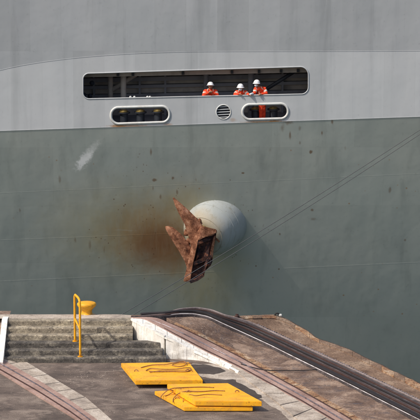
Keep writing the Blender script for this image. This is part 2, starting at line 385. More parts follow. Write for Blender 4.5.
LE = [(131, 315.2), (149, 314.8), (165, 314.2), (174, 310.8), (181, 309), (197, 308), (212, 310.3), (224, 314.6), (232, 316), (240, 315.6), (275, 314.6), (284, 317.5), (305, 329), (318, 338), (335, 343.5), (350, 349.5), (420, 383), (460, 402)]
XS = [131+3*i for i in range(110)]
def ribbon(name, lo, hi, m, off=0.0, sub=3, thick=.15, parent=None, jag=0.0, shear=None, x0=131, x1=458, fn=zr, shrink=0.0, step=3.0, smooth=False):
    bm = bmesh.new(); grid = []
    n = max(1, int((x1-x0)/step)); 
    for i in range(n+1):
        x = x0+(x1-x0)*i/n; xa = x-(shear(x) if shear else 0); a = sinterp(lo, xa); c = sinterp(hi, x)
        if c > a-.15: c = a-.15
        a, c = a+(c-a)*shrink, c-(c-a)*shrink
        row = []
        for k in range(sub+1):
            p = hit(xa+(x-xa)*k/sub, a+(c-a)*k/sub, fn, off)
            if jag: p.z += (mnoise.noise(p*1.7)+.4*mnoise.noise(p*5))*jag; 
            row.append(bm.verts.new(p))
        grid.append(row)
    for g, h in zip(grid, grid[1:]):
        for k in range(sub): bm.faces.new((g[k], h[k], h[k+1], g[k+1]))
    if thick:
        be = [e for e in bm.edges if e.is_boundary]
        ex = bmesh.ops.extrude_edge_only(bm, edges=be)
        for v in [q for q in ex['geom'] if isinstance(q, bmesh.types.BMVert)]: v.co.z -= thick
    return obj(name, bm, m, parent, smooth)

# solid body of the lock island, its top just under the paving
edge_pts = [hit(x, sinterp(LE, x), zr) for x in XS]
near_pts = [hit(x, sinterp(LC, x), zr) for x in XS]
def strip_face(pts, ztop_off, zbot, m, name):
    bm = bmesh.new(); top = [bm.verts.new((p.x, p.y, p.z+ztop_off)) for p in pts]; bot = [bm.verts.new((p.x, p.y, zbot)) for p in pts]
    for i in range(len(pts)-1): bm.faces.new((top[i], top[i+1], bot[i+1], bot[i]))
    return obj(name, bm, m)

# lower ground sheet (asphalt)
gl = [hit(x, sinterp(LT, x), zr) for x in XS if x >= 170]
bm = bmesh.new()
poly = [(-60, 72.3)]+[(p.x, p.y) for p in gl]+[(gl[-1].x+16, 20), (gl[-1].x+16, -20), (-60, -20)]
f = bm.faces.new([bm.verts.new((x, y, 0)) for x, y in poly])
bmesh.ops.triangulate(bm, faces=[f])
struct(obj('ground', bm, 'asphalt'))

# lock wall faces down to the water, along the whole outer edge
yb = atZ(100, 314.4, .79).y
outer = [Vector((-60, yb, .78)), Vector((-3.0, yb, .78))]
outer = [p for p in outer]+[p for p in edge_pts]+[Vector((gl[-1].x+16, 20, 0)), Vector((gl[-1].x+16, -20, 0))]
bm = bmesh.new(); top = [bm.verts.new(p-Vector((0, 0, .02))) for p in outer]; bot = [bm.verts.new((p.x, p.y-.0, -12)) for p in outer]
for i in range(len(outer)-1): bm.faces.new((top[i], top[i+1], bot[i+1], bot[i]))
struct(obj('lock_wall', bm, 'quay'))
# fill sheet joining ramp to the far right ground
bm = bmesh.new()
tail = [edge_pts[-1], Vector((gl[-1].x+16, 20, .0)), Vector((gl[-1].x+16, -20, .0)), Vector((2, -20, 0)), near_pts[-1]]
bm.faces.new([bm.verts.new((p.x, p.y, -.004)) for p in tail]); struct(obj('pavement', bm, 'conc_brown'))

# ------------------------------------------------------------------ upper landing behind the stairs
def zland(x, y): return .90-.11*max(0, min(1, (y-70.0)/(yb-70.0)))
yb = atZ(100, 314.4, .79).y
Yst = atZ(150, 363, 0).y        # foot of the stairs
rise, tread = .15, .28
xe_low = [atZ(166, 363, 0).x, atY(162.5, 350, Yst+tread).x, atY(160, 342, Yst+2*tread).x]
xe_up = atY(132.5, 330, Yst+3*tread).x
xl = atZ(4, 363, 0).x
bm = bmesh.new(); g = []
yl0 = Yst+6*tread-.05
xr = edge_pts[7].x
for i in range(61):
    x = -30+(xr+30)*i/60; row = []
    for k in range(9):
        y = yl0+(yb-yl0)*k/8
        row.append(bm.verts.new((x, y, zland(x, y)+(.004 if x < edge_pts[0].x else -.03)+mnoise.noise(Vector((x, y, 0))*2)*.006-(.03 if k == 8 else 0))))
    g.append(row)
for a, c in zip(g, g[1:]):
    for k in range(8): bm.faces.new((a[k], a[k+1], c[k+1], c[k]))
struct(obj('upper_landing_pavement', bm, 'conc'))

stairs = thing('concrete_stairs', 'grey mould-blackened concrete stairs climbing to the landing beside the white wall', 'stairs', (-3.5, Yst, 0))
def rough_slab(x0, x1, y0, y1, z0, z1, amp=.0015, nx=46):
    """a slab with a chipped front edge"""
    bm = bmesh.new(); prof = [(0, z0), (0, z0+(z1-z0)*.5), (0, z1-.03), (.012, z1-.008), (.04, z1), (y1-y0, z1)]
    rows = []
    for i in range(nx+1):
        x = x0+(x1-x0)*i/nx; r = []
        for j, (dy, z) in enumerate(prof):
            a = amp if j in (2, 3, 4) else amp*.35
            q = Vector((x*4.3, z*6+j, y0*3))
            r.append(bm.verts.new((x, y0+dy+(mnoise.noise(q)*a if j < 5 else 0)+(max(0, mnoise.noise(q*2.3)-.42)*.015 if j in (2, 3) else 0), z+(mnoise.noise(q*1.3)*a*.7 if j > 1 and j < 5 else 0))))
        rows.append(r)
    for a, c in zip(rows, rows[1:]):
        for k in range(len(prof)-1): bm.faces.new((a[k], a[k+1], c[k+1], c[k]))
    for r in (rows[0], rows[-1]):
        bv = bm.verts.new((r[0].co.x, y1, z0)); bm.faces.new(r+[bv])
    return bm
for i in range(6):
    y0 = Yst+i*tread; xe = xe_low[i] if i < 3 else xe_up
    o = obj('step', rough_slab(xl, xe, y0, y0+tread+(.01 if i < 5 else .06), max(0, i*rise-.10), (i+1)*rise, nx=60), 'step_low' if i < 3 else 'step')
    o.parent = stairs; o.matrix_parent_inverse = Matrix.Translation(-stairs.location)
    if i == 0: o['label'] = 'lowest step with a chipped kerb'
for o in [c for c in stairs.children]: pass

# ------------------------------------------------------------------ left return ramp (runs past the left end of the stairs)
def zl(x, y):
    t = max(0, min(1, (y-(Yst-.6))/3.0)); t = t*t*(3-2*t); return .86*t+.006
bm = bmesh.new(); g = []
for i in range(25):
    x = -30+(xl+30)*i/24
    g.append([bm.verts.new((x, Yst-.6+(yb-.01-Yst+.6)*k/14, zl(x, Yst-.6+(yb-.01-Yst+.6)*k/14)+.03*(k > 0))) for k in range(15)])
for a, c in zip(g, g[1:]):
    for k in range(14): bm.faces.new((a[k], a[k+1], c[k+1], c[k]))
struct(obj('left_ramp_pavement', bm, 'conc_brown'))
def zl2(x, y): return (zl(x, y)+.03) if x < xl and y > Yst-.6 else .0
# cheek kerb at left end of stairs
lk = bmesh.new()
q = [(Yst-.35, -.05), (Yst+6*tread+.1, -.05), (Yst+6*tread+.1, .93), (Yst+5*tread, .93), (Yst-.35, .12)]
a_ = [lk.verts.new((xl-.16, y, z)) for y, z in q]; b_ = [lk.verts.new((xl, y, z)) for y, z in q]
lk.faces.new(a_); lk.faces.new(b_[::-1])
for k in range(5): lk.faces.new((a_[k], b_[k], b_[(k+1) % 5], a_[(k+1) % 5]))
tag(obj('cheek_wall', lk, 'white'), 'low whitewashed cheek wall closing the left end of the stairs', 'wall')

A1 = [(-60, 312), (0, 346), (40, 370), (70, 388), (87, 398), (112, 420), (160, 460)]
A2 = [(-60, 325), (0, 358), (40, 381), (70, 400), (95, 418), (140, 452)]
A3 = [(-60, 340), (0, 372), (40, 397), (70, 415), (95, 432), (140, 466)]
A4 = [(-60, 346), (0, 378), (40, 403), (70, 421), (95, 438), (140, 472)]
lt = thing('return_track', 'left return track of pink-brown slab crossing the bottom left corner', 'railway track', (-5, 64, 0))
def ribbon_left(name, lo, hi, m, off, x0, x1, parent, thick=.05, step=6, sub=2):
    bm = bmesh.new(); grid = []; n = max(1, int((x1-x0)/step))
    for i in range(n+1):
        x = x0+(x1-x0)*i/n
        grid.append([bm.verts.new(hit(x, interp(lo, x)+(interp(hi, x)-interp(lo, x))*k/sub, zl2, off)) for k in range(sub+1)])
    for g, h in zip(grid, grid[1:]):
        for k in range(sub): bm.faces.new((g[k], h[k], h[k+1], g[k+1]))
    be = [e for e in bm.edges if e.is_boundary]
    ex = bmesh.ops.extrude_edge_only(bm, edges=be)
    for v in [q for q in ex['geom'] if isinstance(q, bmesh.types.BMVert)]: v.co.z -= thick
    o = obj(name, bm, m)
    if parent: o.parent = parent; o.matrix_parent_inverse = Matrix.Translation(-parent.location)
    return o
ribbon_left('track_slab', A3, A2, 'band', .035, -40, 130, lt)
for q in (4.5, 10.5):
    up_ = [(x, y+q) for x, y in A2]; dn = [(x, y+q+1.0) for x, y in A2]
    ribbon_left('rail', dn, up_, 'rail' if q < 6 else 'railrust', .05, -40, 130, lt, sub=1)
def ribbon_left_slab(x, wd):
    bm = bmesh.new(); q = []; j = .018+random.uniform(0, .008)
    for (xx, sh, tab) in ((x, 0, A2), (x+wd-.6, 0, A2), (x+wd-.6, 15, A1), (x, 15, A1)):
        p = hit(xx+sh, interp(tab, xx+sh), zl2, j); q.append(p)
    t = [bm.verts.new(p) for p in q]; l = [bm.verts.new(p-Vector((0, 0, .06))) for p in q]
    bm.faces.new(t)
    for k in range(4): bm.faces.new((t[k], l[k], l[(k+1) % 4], t[(k+1) % 4]))
    o = obj('paving_slab', bm, 'conc'); o.parent = lt; o.matrix_parent_inverse = Matrix.Translation(-lt.location)
x = -40.0
while x < 128:                                      # paving slabs of the light strip, each its own piece
    wd = random.uniform(11, 15)
    ribbon_left_slab(x, wd)
    x += wd

# ------------------------------------------------------------------ white retaining wall under the ramp edge
wall = thing('retaining_wall', 'whitewashed cracked retaining wall holding the ramp beside the stairs', 'wall', (-.5, 69, 0))
def wall_piece(xa, xb, zb=None):
    bm = bmesh.new(); n = max(4, int((xb-xa)/1.5)); rows = []
    for i in range(n+1):
        x = xa+(xb-xa)*i/n; p = hit(x, sinterp(LC, x), zr)
        r = []
        for k in range(7):
            z = -.05+(p.z+(.045 if xa < 220 else .02)-(-.05))*k/6 if zb is None else zb+(p.z+(.045 if xa < 220 else .02)-zb)*k/6
            dy = mnoise.noise(Vector((p.x*5, z*5, 1)))*.025+.01
            r.append(bm.verts.new((p.x-.01, p.y-.05+dy, z)))
        r.append(bm.verts.new((p.x+.03, p.y+.07, p.z+.046)))
        r.append(bm.verts.new((p.x+.03, p.y+.08, -.05)))
        rows.append(r)
    for a, c in zip(rows, rows[1:]):
        for k in range(8): bm.faces.new((a[k], c[k], c[k+1], a[k+1]))
    bm.faces.new(rows[0]); bm.faces.new(rows[-1][::-1])
    return bm
for xa, xb in ((131, 164.6), (166.2, 187), (187.3, 209), (209.3, 224), (224.3, 238)):
    o = obj('wall_section', wall_piece(xa, xb), 'white'); o.parent = wall; o.matrix_parent_inverse = Matrix.Translation(-wall.location)

# ------------------------------------------------------------------ ramp strips
rp = thing('tow_track_ramp', 'worn concrete ramp carrying the locomotive tracks down from the landing to the lower ground', 'ramp', (1, 68, 0))
def kid(o, p=rp): o.parent = p; o.matrix_parent_inverse = Matrix.Translation(-p.location); return o
x = 131.0; 
while x < 450:                                      # pale coping slabs, separate pieces
    wd = random.uniform(11.5, 14.5)
    ribj = random.uniform(0, .015)
    kid(ribbon('coping_slab', [(a, c+random.uniform(-.5, .5)+(1.5 if a > 250 else 0)) for a, c in LC], LB, 'conc' if x > 226 else 'white', .02+ribj*(x > 226), 3, .2 if x > 240 else .03, x0=x, x1=x+wd-(.6 if x > 235 else .3), step=3, jag=.012, shear=lambda q: 19*max(0, min(1, (q-226)/34))))
    x += wd
kid(ribbon('rail_slab', LB, LT, 'band', .035, 3, .2, step=3))
x = 176.0
while x < 450:
    wd = random.uniform(9, 17)
    kid(ribbon('edge_stone', LT, LO, 'rustcon', .03+random.uniform(-.01, .02), 2, .2, x0=x, x1=x+wd-.6, step=3, jag=.02, shear=lambda q: 7*max(0, min(1, (q-160)/40))))
    x += wd
kid(ribbon('worn_bed', LO, LR, 'conc_brown', .0, 12, .3, jag=.03, step=1.5, smooth=True))
kid(ribbon('outer_edge_concrete', LP, LE, 'conc_tan', .0, 10, .5, jag=.025, step=1.5, smooth=True))
LE2 = [(a, c+.9) for a, c in LE]; LE3 = [(a, c+3.1+.02*max(0, a-260)) for a, c in LE]
x = 234.0
while x < 445:
    wd = random.uniform(8, 15)
    kid(ribbon('kerb_stone', LE3, LE2, 'conc_tan' if random.random() < .55 else 'rustcon', .03+random.uniform(-.01, .015), 2, .15, x0=x, x1=x+wd-.25, step=2, jag=.02))
    x += wd
kid(ribbon('track_slab', LR, LP, 'track', .06, 4, .2, step=3))
# rails: polylines on the ramp surface
def rail(tab, dy, off, w, h, m, name, x0=131, x1=458, parent=rp, step=3.0):
    pts = []; n = int((x1-x0)/step)
    for i in range(n+1):
        x = x0+(x1-x0)*i/n; pts.append(hit(x, sinterp(tab, x)+dy, zr, off))
    bm = bmesh.new(); rows = []; tp = lambda i: min(1, .15+i*step/40)
    for i, p in enumerate(pts):
        t = (pts[min(i+1, n)]-pts[max(i-1, 0)]); t.z = 0; t.normalize(); s_ = Vector((-t.y, t.x, 0))
        rows.append([bm.verts.new(p+s_*a+Vector((0, 0, b_))) for a, b_ in ((-w/2, -.06), (-w/2, h*tp(i)-.01), (-w/2+.01, h*tp(i)), (w/2-.01, h*tp(i)), (w/2, h*tp(i)-.01), (w/2, -.06))])
    for a, c in zip(rows, rows[1:]):
        for k in range(5): bm.faces.new((a[k], a[k+1], c[k+1], c[k]))
    bm.faces.new(rows[0]); bm.faces.new(rows[-1][::-1])
    return kid(obj(name, bm, m), parent)
tow = thing('tow_track', 'dark humped locomotive track with polished rail and toothed rack beside the outer edge', 'railway track', (1, 69, 0))
rail(LR, .3, .02, .04, .05, 'pale', 'rail', 141, parent=tow)
rail(LR, -2.2, .05, .14, .07, 'black', 'guard_rail', 141, parent=tow)
rail([(a, (b_*.62+interp(LP, a)*.38)) for a, b_ in LR], 0, .05, .05, .06, 'railrust', 'centre_rail', 150, parent=tow)
rail([(a, (b_*.40+interp(LP, a)*.60)) for a, b_ in LR], 0, .05, .05, .05, 'black', 'centre_rail', 150, parent=tow)
rail([(a, (b_*.22+interp(LP, a)*.78)) for a, b_ in LR], 0, .05, .05, .05, 'railrust', 'centre_rail', 150, parent=tow)
rail(LP, .4, .03, .06, .06, 'rack', 'rail', 141, parent=tow)
bm = bmesh.new(); x = 258.0
while x < 450:
    p = hit(x, sinterp(LP, x)-1.1, zr, .03); add_box(bm, p, (.045, .07, .07), Matrix.Rotation(-.9+random.uniform(-.1, .1), 3, 'Z'), .012); x += 2.2
o = kid(obj('rack_teeth', bm, 'rack'), tow); o['kind'] = 'stuff'
rail([(a, b_*.5+interp(LT, a)*.5) for a, b_ in LB], 0, .03, .035, .035, 'rail', 'rail', 150)
rail(LT, .6, .02, .05, .03, 'railrust', 'rail', 150)
rail(LB, -.6, .02, .05, .03, 'railrust', 'rail', 150)
# thin dark tube drawn for a crack line in the ramp bed
pts = [hit(px, py, zr, .05) for px, py in ((241, 364), (262, 369.5), (283, 370.5), (312, 370), (322, 368))]
bm = bmesh.new(); add_tube(bm, smoothpath(pts, 5), .012, 6); tag(obj('crack_line', bm, 'boot'), 'thin dark crack line across the brown ramp bed', 'crack')
# little mooring eye at outer corner
me_ = thing('mooring_eye', 'small black and white iron mooring eye on the outer corner of the lock wall', 'mooring ring', hit(277, 316.5, zr))
bm = bmesh.new(); add_tube(bm, [Vector((math.cos(a)*.06, 0, .05+math.sin(a)*.05)) for a in [k*math.tau/14 for k in range(14)]], .022, 8, True); o = obj('ring', bm, 'boot', me_)
bm = boxbm((.10, 0, .04), (.09, .08, .07), bev=.015); obj('base', bm, 'rim', me_)
me2 = thing('anchor_bolt', 'short rusty iron stub left of the corner mooring eye on the outer edge', 'bolt', hit(237, 317.4, zr))
bm = bmesh.new(); add_lathe(bm, [(0, 0), (.07, 0), (.07, .05), (.045, .07), (.045, .1), (0, .1)], 14); obj('stub', bm, 'railrust', me2)

# rubble crumbs scattered on the worn bed
bm = bmesh.new()
for i in range(90):
    x = random.uniform(170, 350); a = sinterp(LO, x)-1; c = sinterp(LR, x)+1
    if a-c < 3: continue
    p = hit(x, random.uniform(c, a), zr, .005); s_ = random.uniform(.006, .018)
    bmesh.ops.create_icosphere(bm, subdivisions=1, radius=s_, matrix=Matrix.Translation(p) @ Matrix.Diagonal((1, random.uniform(.6, 1.3), .6, 1)))
o = obj('gravel', bm, 'conc'); o['kind'] = 'stuff'; o['label'] = 'loose concrete crumbs on the worn ramp bed'; o['category'] = 'gravel'

# asphalt patches, irregular outlines lying 4 mm proud
def patch(name, pts, m, z=.004):
    out = []
    P = [atZ(px, py, z) for px, py in pts]
    for i, p in enumerate(P):
        q = P[(i+1) % len(P)]
        for k in range(6):
            r = p.lerp(q, k/6); out.append(r+Vector((mnoise.noise(r*4)*.06, mnoise.noise(r*4+Vector((9, 0, 0)))*.1, 0)))
    bm = bmesh.new(); f = bm.faces.new([bm.verts.new((p.x, p.y, z)) for p in out]); bmesh.ops.triangulate(bm, faces=[f])
    return struct(obj(name, bm, m))
patch('pavement', [(170, 363.5), (215, 364), (243, 372), (262, 387), (275, 398), (291, 413), (300, 424), (292, 424), (282, 412), (268, 404), (250, 392), (235, 380), (205, 378), (190, 372)], 'conc', .004)
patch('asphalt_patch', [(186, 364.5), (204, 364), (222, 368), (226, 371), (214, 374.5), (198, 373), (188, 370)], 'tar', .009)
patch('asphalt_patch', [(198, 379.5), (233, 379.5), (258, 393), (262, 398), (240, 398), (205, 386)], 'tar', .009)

# thin grit and spill streaks near the stairs: a few real crumbs
bm = bmesh.new()
for i in range(220):
    px, py = (random.gauss(98, 20), random.gauss(378, 5)) if i < 150 else (random.uniform(60, 300), random.uniform(366, 420))
    if py < 366: continue
    p = atZ(px, py, .004); s_ = random.uniform(.004, .013)
    bmesh.ops.create_icosphere(bm, subdivisions=1, radius=s_, matrix=Matrix.Translation(p) @ Matrix.Diagonal((random.uniform(.8, 2), 1, .5, 1)))
o = obj('gravel', bm, 'conc'); o['kind'] = 'stuff'; o['label'] = 'pale grit scattered over the asphalt by the stairs'; o['category'] = 'gravel'

# ================================================================== yellow hatch plates
def slab_from_px(corners, z0, th, bev=.012):
    """corners: pixel corners of the top face, front-left, front-right, back-right, back-left"""
    P = [atZ(px, py, z0+th) for px, py in corners]; c = sum(P, Vector())/4
    bm = bmesh.new(); t = [bm.verts.new((p.x-c.x, p.y-c.y, th)) for p in P]; l = [bm.verts.new((p.x-c.x, p.y-c.y, 0)) for p in P]
    bm.faces.new(t); bm.faces.new(l[::-1])
    for k in range(4): bm.faces.new((t[k], l[k], l[(k+1) % 4], t[(k+1) % 4]))
    bmesh.ops.bevel(bm, geom=bm.edges[:], offset=bev, segments=2, affect='EDGES')
    return bm, Vector((c.x, c.y, z0)), [Vector((p.x-c.x, p.y-c.y, 0)) for p in P]
def plate(corners, z0, th, label, group, bat=True):
    bm, c, P = slab_from_px(corners, z0, th)
    t = thing('yellow_hatch_plate', label, 'hatch cover', c, group)
    obj('panel', bm, 'yellow', t)
    cen = sum(P, Vector())/4
    for k in (0, 2):                                # timber bearers under the plate
        pass
    # lifting lugs on top, near two corners
    for fx, fy in ((.12, .5), (.88, .5)):
        q = (P[0]*(1-fx)+P[1]*fx)*(1-fy)+(P[3]*(1-fx)+P[2]*fx)*fy
        lb = bmesh.new(); add_tube(lb, [q+Vector((math.cos(a)*.05, 0, th+math.sin(a)*.05)) for a in [i*math.pi/8 for i in range(9)]], .012, 6)
        obj('lifting_lug', lb, 'rust', t)
    # seams where side plates are welded
    return t, c, P
tA, cA, PA = plate([(135.5, 380.5), (203, 380), (189, 362), (121, 363)], .11, .12, 'back yellow hatch plate lying nearest the stairs with a coiled brown sling on it', 'yellow hatch plates on the ground')
tB, cB, PB = plate([(184, 407), (253, 407), (224, 388), (154.5, 391)], .02, .11, 'lower yellow hatch plate of the front pair, poking out to the left under the other', 'yellow hatch plates on the ground')
tC, cC, PC = plate([(195, 401), (262, 401.5), (228, 383), (167, 384)], .155, .13, 'upper yellow hatch plate of the front pair, overhanging on the right', 'yellow hatch plates on the ground')
# timber bearers
for (px, py, ln, ang, lab) in ((160, 382.5, 1.4, .02, 'weathered timber bearer under the back yellow plate, front side'), (150, 367.5, 1.4, .02, 'weathered timber bearer under the back yellow plate, stair side')):
    p = atZ(px, py, 0); o = obj('timber_bearer', boxbm((0, 0, 0), (ln, .10, .106), bev=.006), 'rope'); o.location = (p.x, p.y, .054); o.rotation_euler.z = ang
    tag(o, lab, 'timber')
# brown slings
def sling(pts, z, r, label, name='wire_sling'):
    P = [atZ(a, b_, z+(h if h else 0)) for a, b_, h in pts]; o0 = P[0].copy()
    bm = bmesh.new(); add_tube(bm, [p-o0 for p in smoothpath(P, 6)], r, 6); o = obj(name, bm, 'rope', smooth=True); o.location = o0; return tag(o, label, 'wire rope')
zA = .245; zB = .135; zC = .29
sling([(141, 367.5, .0), (152, 365, .01), (166, 364.3, .03), (176, 362.5, .05), (184, 361.3, .06), (186, 364.5, .02), (179, 366.5, 0), (172, 365, 0), (180, 362.8, .04), (192, 363.5, .0)], zA, .013, 'brown wire sling running along the stair-side edge of the back yellow plate')
sling([(146, 370.5, 0), (151, 368.4, .02), (162, 369.2, .03), (175, 369.2, .02), (186, 367.8, .05), (191, 368.5, .02), (187, 371.5, 0), (172, 371.5, 0), (158, 371.7, 0), (149, 371.5, 0)], zA, .014, 'looped brown wire sling coiled in the middle of the back yellow plate')
sling([(150, 372.6, 0), (160, 370.8, .01), (175, 370.5, .02), (189, 370, .04), (193, 371.5, 0)], zA, .009, 'thin brown wire lying under the coil on the back yellow plate')
sling([(160, 400, -.1), (161.5, 396, .0), (166, 391.5, .10), (172, 388.5, .17), (186, 387.4, .165), (203, 387, .165), (214, 387.6, .16)], zB, .013, 'brown wire sling dropping over the left edge of the front plates')
sling([(173, 402, -.0), (173.5, 398.5, .02), (178, 394, .10), (186, 391.3, .17), (200, 391.6, .165), (214, 390.6, .165), (225, 391, .16)], zB, .013, 'brown wire sling curving down onto the lower front plate')
sling([(165, 396, .01), (169, 394.5, .01), (173, 391.5, .07), (170, 389.5, .13), (176, 391, .06), (181, 388.8, .165)], zB, .010, 'tangled brown wire knot by the left corner of the upper front plate')
sling([(183, 402, 0.0), (184, 398, .05), (190, 394.5, .165), (196, 395.6, .163), (207, 394.3, .162), (222, 395, .162)], zB, .009, 'thin brown wire along the near side of the upper front plate')

# ================================================================== bollard on the landing
bp = atZ(86.5, 316.5, .86)
bl = thing('quay_bollard', 'yellow mushroom-headed mooring bollard standing on the landing behind the handrail', 'bollard', (bp.x, bp.y+.15, .83))
bm = bmesh.new(); prof = [(0, 0), (.24, 0), (.24, .03), (.175, .06), (.15, .13), (.155, .19), (.20, .25), (.255, .30), (.275, .345), (.27, .385), (.235, .41), (.12, .425), (0, .43)]
add_lathe(bm, prof, 40); bmesh.ops.remove_doubles(bm, verts=bm.verts, dist=1e-5); obj('bollard_body', bm, 'yellow2', bl, True)
bm = bmesh.new(); add_lathe(bm, [(0, -.02), (.34, -.02), (.34, .012), (0, .012)], 32); obj('base_plate', bm, 'yellow2', bl)
for k in range(6):
    a = k*math.tau/6+.3; bm = bmesh.new(); add_lathe(bm, [(0, 0), (.025, 0), (.025, .02), (0, .025)], 6, Matrix.Translation((.29*math.cos(a), .29*math.sin(a), .012))); obj('bolt', bm, 'railrust', bl)

# ================================================================== handrail
hr0 = atZ(80.5, 361, .0)
b0 = atZ(75, 335.5, .45)       # upper post foot, on the third step
b0.y = Yst+2.6*tread; b0 = Vector((atY(75, 335.5, b0.y).x, b0.y, .45))
f0 = Vector((atY(80.3, 360, Yst+.1).x, Yst+.12, .15))
hr = thing('stair_handrail', 'yellow tubular handrail with two posts and a mid rail on the stairs', 'handrail', f0)
def L(p): return Vector(p)-f0
topb = Vector((b0.x, b0.y, atY(75, 294, b0.y).z)); topf = Vector((f0.x, f0.y, atY(80.5, 303, f0.y).z))
bm = bmesh.new(); add_tube(bm, smoothpath([L(b0), L(b0.lerp(topb, .5)), L(topb-Vector((0, 0, .14))), L(topb-Vector((-.015, .03, .03))), L(topb+Vector((.04, -.12, -.015))), L(topf+Vector((-.03, .10, .09))), L(topf+Vector((0, .0, -.08))), L(topf.lerp(f0, .5)), L(f0)], 6), .034, 12); obj('rail_tube', bm, 'yellow2', hr, True)
mb = Vector((b0.x, b0.y, atY(75, 318.5, b0.y).z)); mf = Vector((f0.x, f0.y, atY(80.5, 329.5, f0.y).z))
bm = bmesh.new(); add_tube(bm, [L(mb), L(mf)], .028, 10); obj('mid_rail', bm, 'yellow2', hr, True)
for q in (b0, f0):
    bm = bmesh.new(); add_lathe(bm, [(0, 0), (.075, 0), (.075, .015), (0, .015)], 16, Matrix.Translation(L(q))); obj('foot_plate', bm, 'yellow2', hr)

# ================================================================== SHIP
ship = thing('cargo_ship', 'grey ship side with rust-streaked flared bow, mooring deck openings and anchor bolster', 'ship', (0, YS, -9))
SINV = Matrix.Translation((0, -YS, 9))
def sp(o, par=ship): o.parent = par; o.matrix_parent_inverse = SINV if par is ship else (ship.matrix_world.inverted() if False else Matrix.Identity(4)); return o
X0, X1 = -28, 28
def grid_sheet(us, vs, fn):
    bm = bmesh.new(); g = [[bm.verts.new(fn(u, v)) for v in vs] for u in us]
    for a, c in zip(g, g[1:]):
        for k in range(len(vs)-1): bm.faces.new((a[k], c[k], c[k+1], a[k+1]))
    return bm
us = [X0+(X1-X0)*i/112 for i in range(113)]
vs = [15*k/40 for k in range(41)]
def hl(u, d):
    z = zK(u)-d; return (u, YS+below(d), z)
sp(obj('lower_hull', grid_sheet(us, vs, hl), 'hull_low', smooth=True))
bmh = grid_sheet(us, [9*k/18 for k in range(19)], lambda u, h: (u, YS-.13*h, zU(u)+h))
sp(obj('upper_hull', bmh, 'hull_up', smooth=True))
top_z = zU(0)+9
# ship body behind the plating
bm = bmesh.new()
add_box(bm, (0, 104, top_z-.5), (56, 24, .1)); sp(obj('top_deck', bm, 'hull_up'))
bm = bmesh.new(); add_box(bm, (X0+.0, 106.4, 1.5), (.1, 20, 23)); sp(obj('end_bulkhead', bm, 'hull_up'))
bm = bmesh.new(); add_box(bm, (X1-.0, 106.4, 1.5), (.1, 20, 23)); sp(obj('end_bulkhead', bm, 'hull_up'))
bm = bmesh.new(); add_box(bm, (0, 116.3, 1.5), (56, .1, 23)); sp(obj('far_side', bm, 'hull_up'))

# bulwark with its openings
bigq = [px2(83, 99), px2(308.5, 94), px2(308.5, 66.5), px2(83, 73.5)]
holeA = rounded(bigq, [.22, .26, .30, .22])
holeB = rounded([px2(111, 124), px2(169.5, 122), px2(169.5, 106), px2(111, 107.6)], .28, 10)
holeC = rounded([px2(242.5, 119.6), px2(288, 118.4), px2(288, 103.4), px2(242.5, 104.6)], .27, 10)
vc = px2(223.5, 112); vr = .27
holeV = [(vc[0]+vr*math.cos(k*math.tau/32), vc[1]+vr*math.sin(k*math.tau/32)) for k in range(32)]
outer_b = [(X0, zK(X0)), (X1, zK(X1)), *[(X1-i*(X1-X0)/112, zU(X1-i*(X1-X0)/112)) for i in range(113)]]
sp(obj('bulwark', plate_with_holes(outer_b, [holeA, holeB, holeC, holeV], lambda x, z: YS, .05), 'hull_up'))
def rim(loop, r, name, m='rim', dy=-.0):
    bm = bmesh.new(); add_tube(bm, [(x, YS+dy, z) for x, z in loop], r, 8, True); return sp(obj(name, bm, m, smooth=True))
rim(holeA, .024, 'opening_rim', 'hull_up'); rim(holeB, .048, 'opening_rim'); rim(holeC, .048, 'opening_rim'); rim(holeV, .022, 'vent_rim')
for k in range(5):
    z = vc[1]+vr*(-.72+k*.36); hw = math.sqrt(max(0, vr*vr-(z-vc[1])**2))
    bm = bmesh.new(); add_box(bm, (vc[0], YS+.035, z), (hw*2, .03, .035), Matrix.Rotation(-.05, 3, 'Y')); sp(obj('vent_slat', bm, 'hull_up'))
bm = bmesh.new(); add_box(bm, (vc[0], YS+.2, vc[1]), (.8, .02, .8)); sp(obj('vent_box_back', bm, 'void'))
# knuckle beads and weld seams
def seam(pts, r, name='weld_seam', m='hull_low'):
    bm = bmesh.new(); add_tube(bm, pts, r, 6); return sp(obj(name, bm, m))
seam([(x, YS-.003, zK(x)) for x in (X0, X1)], .007, 'knuckle_edge', 'hull_up')
seam([(X0+i*.5, YS-.003, zU(X0+i*.5)) for i in range(113)], .007, 'knuckle_edge', 'hull_up')
for (a, c) in (((0, 193), (420, 173.5)), ((0, 281), (420, 262)), ((0, 240), (185, 233))):
    seam([hullpt(a[0]+(c[0]-a[0])*i/24, a[1]+(c[1]-a[1])*i/24, -.002) for i in range(25)], .004)
for px in (30, 94, 268, 333, 385):
    seam([hullpt(px, y, -.003) for y in range(130, 360, 12)], .003)
seam([hullpt(px, y, -.003) for px, y in ((-40, 110), (70, 104.5), (82, 100))], .004, m='hull_up')
seam([hullpt(px, y, -.003) for px, y in ((309, 84), (440, 80))], .004, m='hull_up')

